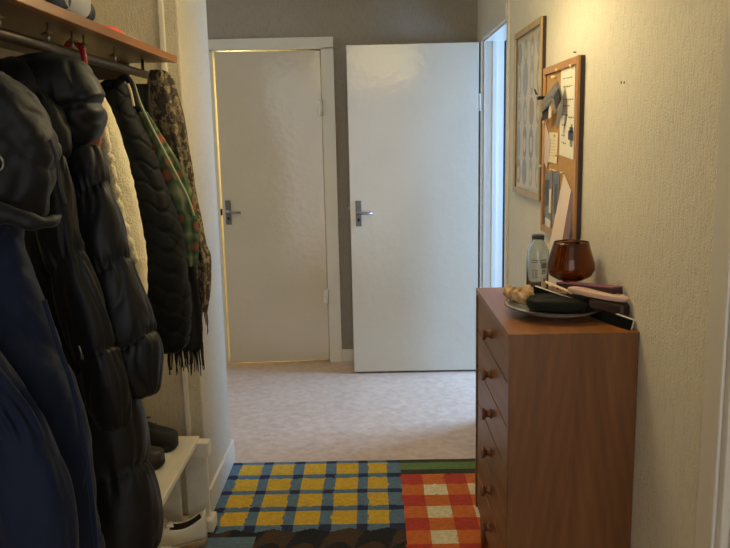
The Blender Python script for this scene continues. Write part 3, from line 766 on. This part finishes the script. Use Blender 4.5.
def wrinkle(a1=.012, a2=.005, s=1.0, seed=0):
    def f(u, t, p):
        q = Vector((p.x*9+p.z*3+seed, p.y*9, p.z*4.5*s-p.x*3)); q2 = Vector((p.x*22-p.z*9, p.y*22+seed, p.z*13*s))
        return a1*noise.noise(q*.6)-a1*.8*ridge(q)+a2*noise.noise(q2)-a2*.9*ridge(q2*.8)
    return f
def folds(k, a, seed=0):
    """long vertical folds"""
    def f(u, t, p):
        return a*(math.sin(u*k+2.5*nz((t*2, seed, 0))+seed)*(.35+.65*t)+.6*nz((u*3, t*5, seed)))
    return f

# navy parka, nearest
nv = thing('parka', 'dark navy hooded parka, nearest coat on the rail', 'coat', (-.73, 1.36, .35))
m_ = MB(); loft(m_, sil(1.385, [(150, -90, 10, .03), (200, -110, 22, .07), (240, -125, 25, .085), (295, -130, 42, .09), (358, -135, 66, .095), (392, -135, 79, .1), (460, -135, 94, .1), (548, -135, 105, .1), (640, -135, 112, .1), (655, -120, 98, .08)], .08), disp=wrinkle(.015, .006, .8, 1), steps=12, seg=80)
nb_ = obj('body', m_, NAVY, nv)
m_ = MB(); puff_tube(m_, [(at(-66, 215, 1.30), .045), (at(-58, 290, 1.27), .060), (at(-38, 365, 1.25), .066), (at(4, 425, 1.24), .070), (at(24, 475, 1.235), .071), (at(36, 530, 1.235), .072), (at(40, 620, 1.24), .066)], [0, .5, 1.0], amp=.06, wr=.008, seed=5, tilt=.3)
sl = obj('sleeve', m_, NAVY, nv)
m_ = MB(); puff_tube(m_, [(at(39, 596, 1.236), .068), (at(40, 612, 1.237), .070), (at(40, 632, 1.238), .064)], [0, 1], amp=.03, wr=.003, seed=2); obj('cuff', m_, BLACKN, sl)
m_ = MB(); loft(m_, sil(1.40, [(66, -85, -30, .03), (72, -95, 0, .055), (82, -105, 15, .075), (103, -110, 33, .085), (128, -110, 47, .09), (148, -110, 55, .095), (175, -112, 58, .095), (200, -112, 57, .09), (216, -108, 55, .07), (226, -100, 40, .04)], .09), disp=lambda u, t, p: wrinkle(.011, .006, 1.0, 7)(u, t, p)+.010*math.sin(p.x*42+p.z*30+3*nz((p.x*4, p.z*4, 2)))-.008*ridge(Vector((p.x*10+p.z*8, 0, p.z*3-p.x*2))), steps=12, seg=90)
hd = obj('hood', m_, BLACKD, nv, 'dark hood')
m_ = MB()   # hood brim, a rolled lip hanging down
br = [at(-70, 205, 1.31), at(-30, 212, 1.30), at(5, 214, 1.295), at(32, 222, 1.30), at(50, 222, 1.325), at(60, 216, 1.37)]
m_.tube(cat_rom([tuple(p) for p in br], 6), [.027-.022*k/30+.002*math.sin(k*.8) for k in range(31)], 14); obj('brim', m_, BLACKD, hd)
m_ = MB(); cdp = [at(50, 140, 1.31), at(57, 160, 1.305), at(60, 185, 1.305), at(66, 205, 1.31)]
m_.tube(cat_rom([tuple(p) for p in cdp], 5), .0032, 8); obj('drawcord', m_, CORD, hd)
m_ = MB(); e0 = at(2, 163, 1.295); m_.tube([e0+Vector((-.006+.008*math.cos(a), 0, .012*math.sin(a))) for a in [2*PI*k/16 for k in range(17)]], .0016, 8); obj('eyelet', m_, STEEL, hd, 'pale metal ring')
m_ = MB(); fl = [at(44, 300, 1.315), at(58, 345, 1.31), at(74, 392, 1.305), at(87, 460, 1.30), at(97, 550, 1.30)]
m_.tube(cat_rom([tuple(p) for p in fl], 6), .0045, 8); obj('front_placket', m_, NAVY, nv)

# long black puffer coat
pf = thing('puffer_coat', 'long black puffer coat with big quilted hood, behind the navy parka', 'coat', (-.62, 1.80, .4))
m_ = MB(); puff_tube(m_, [(at(48, 120, 1.80), .07), (at(52, 190, 1.79), .092), (at(62, 260, 1.78), .098), (at(75, 330, 1.77), .104), (at(92, 400, 1.76), .108), (at(108, 470, 1.755), .121), (at(112, 548, 1.75), .127), (at(112, 585, 1.75), .124), (at(110, 606, 1.75), .10)],
                     [0, .10, .285, .47, .64, .80, 1], amp=.19, wr=.008, seed=3, flat=.85, steps=18, tilt=.45, crisp=.36)
obj('body', m_, BLACKN, pf)
m_ = MB(); puff_tube(m_, [(at(82, 146, 1.80), .042), (at(90, 185, 1.785), .052), (at(100, 235, 1.775), .062), (at(113, 285, 1.77), .064), (at(131, 335, 1.77), .071), (at(141, 368, 1.77), .064), (at(147, 396, 1.775), .035)],
                     [0, .20, .46, .72, 1], amp=.22, wr=.007, seed=11, flat=.95, steps=18, tilt=.5, crisp=.34)
obj('sleeve', m_, BLACKN, pf)
m_ = MB(); puff_tube(m_, [(at(47, 150, 1.70), .042), (at(55, 215, 1.685), .050), (at(69, 270, 1.675), .052), (at(89, 330, 1.67), .056), (at(105, 385, 1.67), .055), (at(115, 430, 1.68), .040)],
                     [0, .38, .70, 1], amp=.20, wr=.006, seed=21, flat=.7, steps=18, tilt=.5, crisp=.34)
obj('front_panel', m_, BLACKN, pf)
m_ = MB(); zp = at(82, 356, 1.60); m_.tube([at(79, 346, 1.60), at(81, 352, 1.60), zp], .0016, 8); m_.box(zp+Vector((-.0025, -.002, -.008)), zp+Vector((.0025, .002, .002))); obj('zip_pull', m_, STEEL, pf, 'bright zip pull')
def hood_disp(u, t, p):
    zc = at(70, 105, 1.74).z+.13*(p.x+.66)
    d = (p.z-zc); g = math.exp(-(d/.010)**2)
    return -.009*g+.006*math.exp(-(d/.05)**2)*math.sin(p.x*170+4*nz((p.x*20, p.z*20, 1)))*.5-.007*ridge(Vector((p.x*14, p.y*10, p.z*10)))+.008*nz((p.x*10, p.y*10, p.z*8))
m_ = MB(); loft(m_, sil(1.81, [(53, 34, 56, .02), (56, 20, 70, .04), (64, 8, 86, .07), (77, 6, 96, .085), (92, 12, 102.5, .09), (104, 20, 105, .09), (118, 30, 104.5, .085), (131, 42, 101, .07), (141, 55, 95, .05), (147, 64, 88, .03)], .08), disp=hood_disp, steps=14, seg=96)
ph = obj('hood', m_, BLACKN, pf)
m_ = MB(); puff_tube(m_, [(at(2, 64, 1.80), .03), (at(14, 80, 1.75), .055), (at(30, 104, 1.73), .056), (at(47, 132, 1.72), .050), (at(60, 160, 1.71), .03)], [0, .5, 1], amp=.12, wr=.006, seed=41, flat=.8, steps=10)
obj('side_panel', m_, BLACKN, ph)

# cream teddy fleece on its red hanger
sp_ = thing('fleece_jacket', 'cream teddy fleece jacket squeezed between black puffer and black quilted jacket', 'jacket', (-.73, 2.06, .9))
m_ = MB(); loft(m_, sil(2.07, [(78, 66, 92, .02), (93, 40, 101, .04), (112, 30, 110, .055), (145, 28, 121, .06), (175, 30, 130, .065), (203, 34, 137, .065), (249, 40, 145.5, .06), (291, 46, 148, .055), (320, 50, 148, .05), (330, 60, 140, .03)], .06), disp=lambda u, t, p: .003*nz((p.x*55, p.y*55, p.z*55))+.009*nz((p.x*9, p.y*9, p.z*5)), steps=8, seg=72)
obj('body', m_, SHERPA, sp_)
m_ = MB(); ln = [at(100, 112, 2.005), at(107, 150, 2.0), at(112, 175, 1.997), at(118, 205, 1.997), at(126, 235, 1.997), at(136, 262, 2.0)]
m_.tube([Vector(p)+Vector((.003*math.sin(k*1.3), 0, .002*math.cos(k*1.7))) for k, p in enumerate(cat_rom([tuple(p) for p in ln], 8))], [.012+.003*math.sin(k*1.9) for k in range(41)], 10)
obj('front_edging', m_, SHERPA, sp_)
m_ = MB(); c_ = at(95, 141, 1.985); smooth_slab(m_, c_, (1, 0, -.6), (.6, 0, 1), (0, 1, 0), .014, .022, .006, 2.2); obj('pink_tab', m_, mat('pink_cloth', (206, 130, 112), .9), sp_, 'faded pink cloth tab')
HY = -.085
hg = thing('hanger', 'red plastic coat hanger with white tip hooked over the rail', 'hanger', (-.715, 2.05, 1.55))
hp_ = [(RX-.023, 2.055, RZ-.012), (RX-.026, 2.055, RZ+.008), (RX-.014, 2.05, RZ+.024), (RX+.004, 2.045, RZ+.027), (RX+.020, 2.04, RZ+.016), (RX+.028, 2.035, RZ-.006), (RX+.029, 2.035, RZ-.032), (RX+.030, 2.035, RZ-.055)]
hp_ = [(x, y+HY, z) for x, y, z in hp_]
m_ = MB(); m_.tube(cat_rom(hp_, 5), .0075, 10); obj('hook', m_, RED, hg)
m_ = MB(); m_.tube([(RX+.0335, 2.029+HY, RZ-.032), (RX+.034, 2.029+HY, RZ-.055), (RX+.036, 2.031+HY, RZ-.080)], .006, 10); obj('neck', m_, WHITEP, hg, 'white neck')
m_ = MB(); m_.tube([(RX-.12, 2.06+HY, RZ-.11), (RX+.030, 2.04+HY, RZ-.065), (RX+.05, 2.045+HY, RZ-.085)], .006, 10); obj('arm', m_, RED, hg)

# black quilted jacket
def quilt_disp(u, t, p):
    w1 = .26*math.sin(p.x*46+p.y*30); r = p.z/.060
    d1 = abs(((r+w1) % 1)-.5)*2; d2 = abs(((r+.5-w1) % 1)-.5)*2
    g = math.exp(-((1-d1)/.16)**2)+.6*math.exp(-((1-d2)/.16)**2)
    return -.0042*g+.012*nz((p.x*6, p.y*6, p.z*4))-.005*ridge(Vector((p.x*9+p.z*4, p.y*9, p.z*5)))
qj = thing('quilted_jacket', 'black quilted jacket hanging between cream fleece and floral scarf', 'jacket', (-.66, 2.27, .8))
m_ = MB(); loft(m_, sil(2.28, [(80, 104, 122, .02), (90, 96, 128, .04), (108, 92, 134, .055), (142, 92, 150, .065), (171, 96, 160, .07), (203, 104, 172, .075), (242, 114, 185, .075), (291, 126, 191, .075), (325, 134, 192, .07), (345, 142, 189, .06), (351, 150, 182, .04)], .06), disp=quilt_disp, steps=20, seg=120)
obj('body', m_, QUILT, qj)
m_ = MB(); m_.tube(cat_rom([tuple(at(*q)) for q in ((116, 84, 2.25), (124, 78, 2.24), (130, 82, 2.235), (134, 95, 2.23), (137, 108, 2.225))], 6), .010, 10); obj('collar', m_, QUILT, qj)
m_ = MB(); m_.tube(cat_rom([tuple(at(*q)) for q in ((128, 84, 2.215), (131, 92, 2.21), (134, 106, 2.205))], 5), .0035, 8); obj('loop', m_, BEIGE, qj, 'beige hanging loop')

# floral scarf
fs = thing('floral_scarf', 'green scarf with orange flowers and pale edging, right of the quilted jacket', 'scarf', (-.66, 2.42, 1.1))
m_ = MB(); loft(m_, sil(2.43, [(112, 136, 147, .008), (128, 142, 157, .014), (155, 150, 173, .02), (185, 160, 189, .024), (210, 170, 195, .024), (235, 180, 198, .022), (258, 186, 197, .018), (266, 188, 195, .01)], .02), disp=folds(4, .006, 2), steps=8, seg=48)
obj('cloth', m_, FLORAL, fs)
m_ = MB(); m_.tube(cat_rom([tuple(at(*q)) for q in ((134, 84, 2.41), (141, 105, 2.40), (152, 128, 2.395), (165, 153, 2.395), (178, 178, 2.395), (188, 198, 2.397), (194, 216, 2.40))], 6), .0045, 8); obj('edging', m_, FLTRIM, fs, 'pale green edging')

def fringe(mb, pts, ln, seed=0, r=.0022):
    rd = random.Random(seed)
    for p in pts:
        l = ln*rd.uniform(.75, 1.2); p = Vector(p)
        a = p+Vector((rd.uniform(-.004, .004), rd.uniform(-.006, .006), -l*.5)); b = a+Vector((rd.uniform(-.005, .005), rd.uniform(-.004, .004), -l*.5))
        mb.tube([p+Vector((0, 0, .012)), p, a, b], [r, r*1.2, r, r*.6], 6)
    return mb
# mottled scarf, last on the rail
cs = thing('mottled_scarf', 'brown and beige mottled scarf draped over the end of the rail', 'scarf', (-.60, 2.56, .95))
m_ = MB(); loft(m_, sil(2.555, [(70, 152, 160, .015), (72, 150, 166, .022), (80, 149, 172, .03), (95, 149, 177.5, .032), (119, 151, 184, .034), (151, 160, 188, .034), (172, 168, 191, .034), (198, 177, 195, .034), (228, 184, 201, .034), (245, 189, 204, .032), (259, 192, 208.5, .03), (290, 195, 208.5, .028), (312, 196, 205, .02)], .03), disp=folds(5, .009, 1), steps=8, seg=64)
obj('cloth', m_, CAMO, cs)
m_ = MB(); fringe(m_, [at(196+1.5*k, 309, 2.545+.008*(k % 3)) for k in range(8)], .075, 3, .0018); obj('fringe', m_, mat('brown_fringe', (66, 56, 42), .9), cs)['kind'] = 'stuff'
# black wool scarf behind
bs = thing('wool_scarf', 'black fringed wool scarf whose tassels hang below the quilted jacket', 'scarf', (-.62, 2.45, .85))
m_ = MB(); loft(m_, sil(2.482, [(84, 120, 150, .012), (110, 124, 152, .016), (160, 138, 166, .018), (220, 154, 184, .02), (280, 164, 197, .02), (330, 168, 202, .02), (346, 170, 202, .018), (350, 174, 198, .01)], .02), disp=folds(6, .005, 4), steps=8, seg=48)
obj('cloth', m_, DARKSC, bs)
m_ = MB(); fringe(m_, [at(167+1.15*k, 346+2*math.sin(k), 2.478+.010*(k % 3)) for k in range(32)], .082, 5, .0024); obj('fringe', m_, DARKSC, bs)['kind'] = 'stuff'

# ------------------------------------------------------------------ bench
be = thing('bench', 'worn white wooden bench under the coats', 'bench', (-.81, 2.2, 0))
box('seat', (-.985, 1.35, .356), (-.684, 2.812, .380), BENCHW, be, .004)
for yy in (2.77, 1.40):
    for x0, x1 in ((-.738, -.652), (-.872, -.764), (-.985, -.885)):
        box('leg_board', (x0, yy, .0095 if x0 > -.75 else 0), (x1, yy+.022, .356), BENCHW, be, .003)
    box('cross_rail', (-.985, yy-.022, .318), (-.640, yy, .374) if yy < 2 else (-.684, yy, .356), BENCHW, be, .003)
    box('top_block', (-.684, yy-.022, .318), (-.638, yy+.03, .374), BENCHW, be, .003)
    box('foot', (-.72, yy-.03, .0095), (-.636, yy+.05, .060), BENCHW, be, .004)

# ------------------------------------------------------------------ shoes
def shoe(name, label, cat, pos, ang, L, W, hh, upm, solem, tilt=0, group=None, boot=False, lacem=None):
    t = thing(name, label, cat, pos, group)
    Rm = Matrix.Rotation(ang, 3, 'Z') @ Matrix.Rotation(tilt, 3, 'X'); P0 = Vector(pos)
    T = lambda x, y, z: P0 + Rm @ Vector((x, y, z))
    def hw(s):   # half width along 0 heel .. 1 toe
        return W/2*(.70+.30*math.sin(PI*min(1, max(0, s-.15)/1.1)))*min(1, (max(0, 1-((s-.86)/.14)**2))**.5 if s > .86 else 1)*min(1, (max(0, 1-((.08-s)/.085)**2))**.5 if s < .08 else 1)
    sth = .026
    N = 28; ss = [.002+.996*k/N for k in range(N+1)]
    m = MB(); R = []
    for s in ss:
        w_ = max(.003, hw(s)*1.04)+.002; x = s*L
        toe = .010*max(0, (s-.8)/.2)**2
        R.append([T(x, -w_, toe), T(x, w_, toe), T(x, w_*1.03, sth*.5+toe), T(x, w_, sth+toe*.6), T(x, -w_, sth+toe*.6), T(x, -w_*1.03, sth*.5+toe)])
    m.rings(R, smooth=True); obj('sole', m, solem, t, 'rubber sole', bevel=.002)
    # upper
    def top(s):
        if s < .55: return hh*(.98-.26*math.sin(PI*min(1, s/.55))-.28*s/.55) if not boot else hh*1.5
        f = (s-.55)/.45; return hh*.38*(1-f)**.9+.034
    m = MB(); n = 18; V = []
    for s in ss:
        w_ = max(.003, hw(s)*.97); x = s*L; h = top(s)
        op = .07 < s < .52; row = []
        for k in range(n+1):
            if k <= n//2: f = k/(n//2); sg = 1
            else: f = (n-k)/(n-n//2); sg = -1
            fi = f*(PI/2 if not op else PI/2*.66)
            y = sg*w_*math.cos(fi)**.75; z = sth+(h)*math.sin(fi)**.9/(1 if not op else math.sin(PI/2*.66)**.9)
            row.append(m.bm.verts.new(T(x, y, z)))
        V.append(row)
    for i in range(len(V)-1):
        sm = (ss[i]+ss[i+1])/2
        for k in range(n):
            if .09 < sm < .50 and k in (n//2-1, n//2): continue
            m.face([V[i][k], V[i][k+1], V[i+1][k+1], V[i+1][k]], True)
    bmesh.ops.remove_doubles(m.bm, verts=m.bm.verts, dist=.0006)
    m.mats = [upm, INNER]; up = obj('upper', m, None, t, solid=.005); up.modifiers['solid'].offset = -1; up.modifiers['solid'].material_offset = 1
    m = MB(); R = []
    for s in [.08+.44*k/8 for k in range(9)]:
        w_ = hw(s)*.86; R.append([T(s*L, -w_, sth+.012), T(s*L, w_, sth+.012), T(s*L, w_*.9, sth+.018), T(s*L, -w_*.9, sth+.018)])
    m.rings(R); obj('insole', m, INNER, t, 'dark lining')
    m = MB()
    m.rings([[T(s*L, -.020, top(s)*.98+sth+dz-.006), T(s*L, .020, top(s)*.98+sth+dz-.006), T(s*L, .018, top(s)*.98+sth+dz), T(s*L, -.018, top(s)*.98+sth+dz)] for s, dz in ((.44, .008), (.52, .004), (.60, .002), (.68, .0))])
    obj('tongue', m, upm, up)
    m = MB()
    for k in range(5):
        s = .50+.045*k; z = top(s)+sth+.004; m.tube([T(s*L, -.024, z-.008), T(s*L+.004, 0, z+.002), T(s*L, .024, z-.008)], .0028, 8)
    a = T(.50*L, 0, top(.5)+sth+.008)
    for sg in (-1, 1): m.tube([a, a+Rm @ Vector((.01, sg*.02, .010)), a+Rm @ Vector((.03, sg*.036, .002)), a+Rm @ Vector((.012, sg*.03, -.002)), a], .0022, 8)
    obj('laces', m, lacem or upm, t)
    m = MB()
    m.rings([[T(.012*L, -.014, sth+.02), T(.012*L, .014, sth+.02), T(-.004, .014, sth+.02), T(-.004, -.014, sth+.02)], [T(.02*L, -.012, sth+hh*.85), T(.02*L, .012, sth+hh*.85), T(.002, .012, sth+hh*.85), T(.002, -.012, sth+hh*.85)]])
    obj('heel_tab', m, upm, up)
    return t
shoe('sneaker', 'off-white sneaker beside the bench foot, heel towards the rug', 'shoe', (-.648, 2.685, .0095), math.radians(202), .28, .102, .105, WLEA, SOLE, group='off-white sneakers under the bench')
shoe('sneaker', 'off-white sneaker nearest the camera, toe beside the other sneaker', 'shoe', (-.915, 2.49, .0095), math.radians(-4), .275, .104, .080, WLEA, SOLE, group='off-white sneakers under the bench')
shoe('boot', 'black ankle boot on the far end of the bench seat', 'shoe', (-.995, 2.665, .381), math.radians(8), .26, .095, .115, BSHOE, BSOLE, group='dark shoes on the bench', lacem=CORD)
shoe('shoe', 'dark brown shoe on the bench in front of the black boot', 'shoe', (-.995, 2.52, .381), math.radians(4), .25, .09, .06, BRSHOE, BSOLE, group='dark shoes on the bench', lacem=CORD)
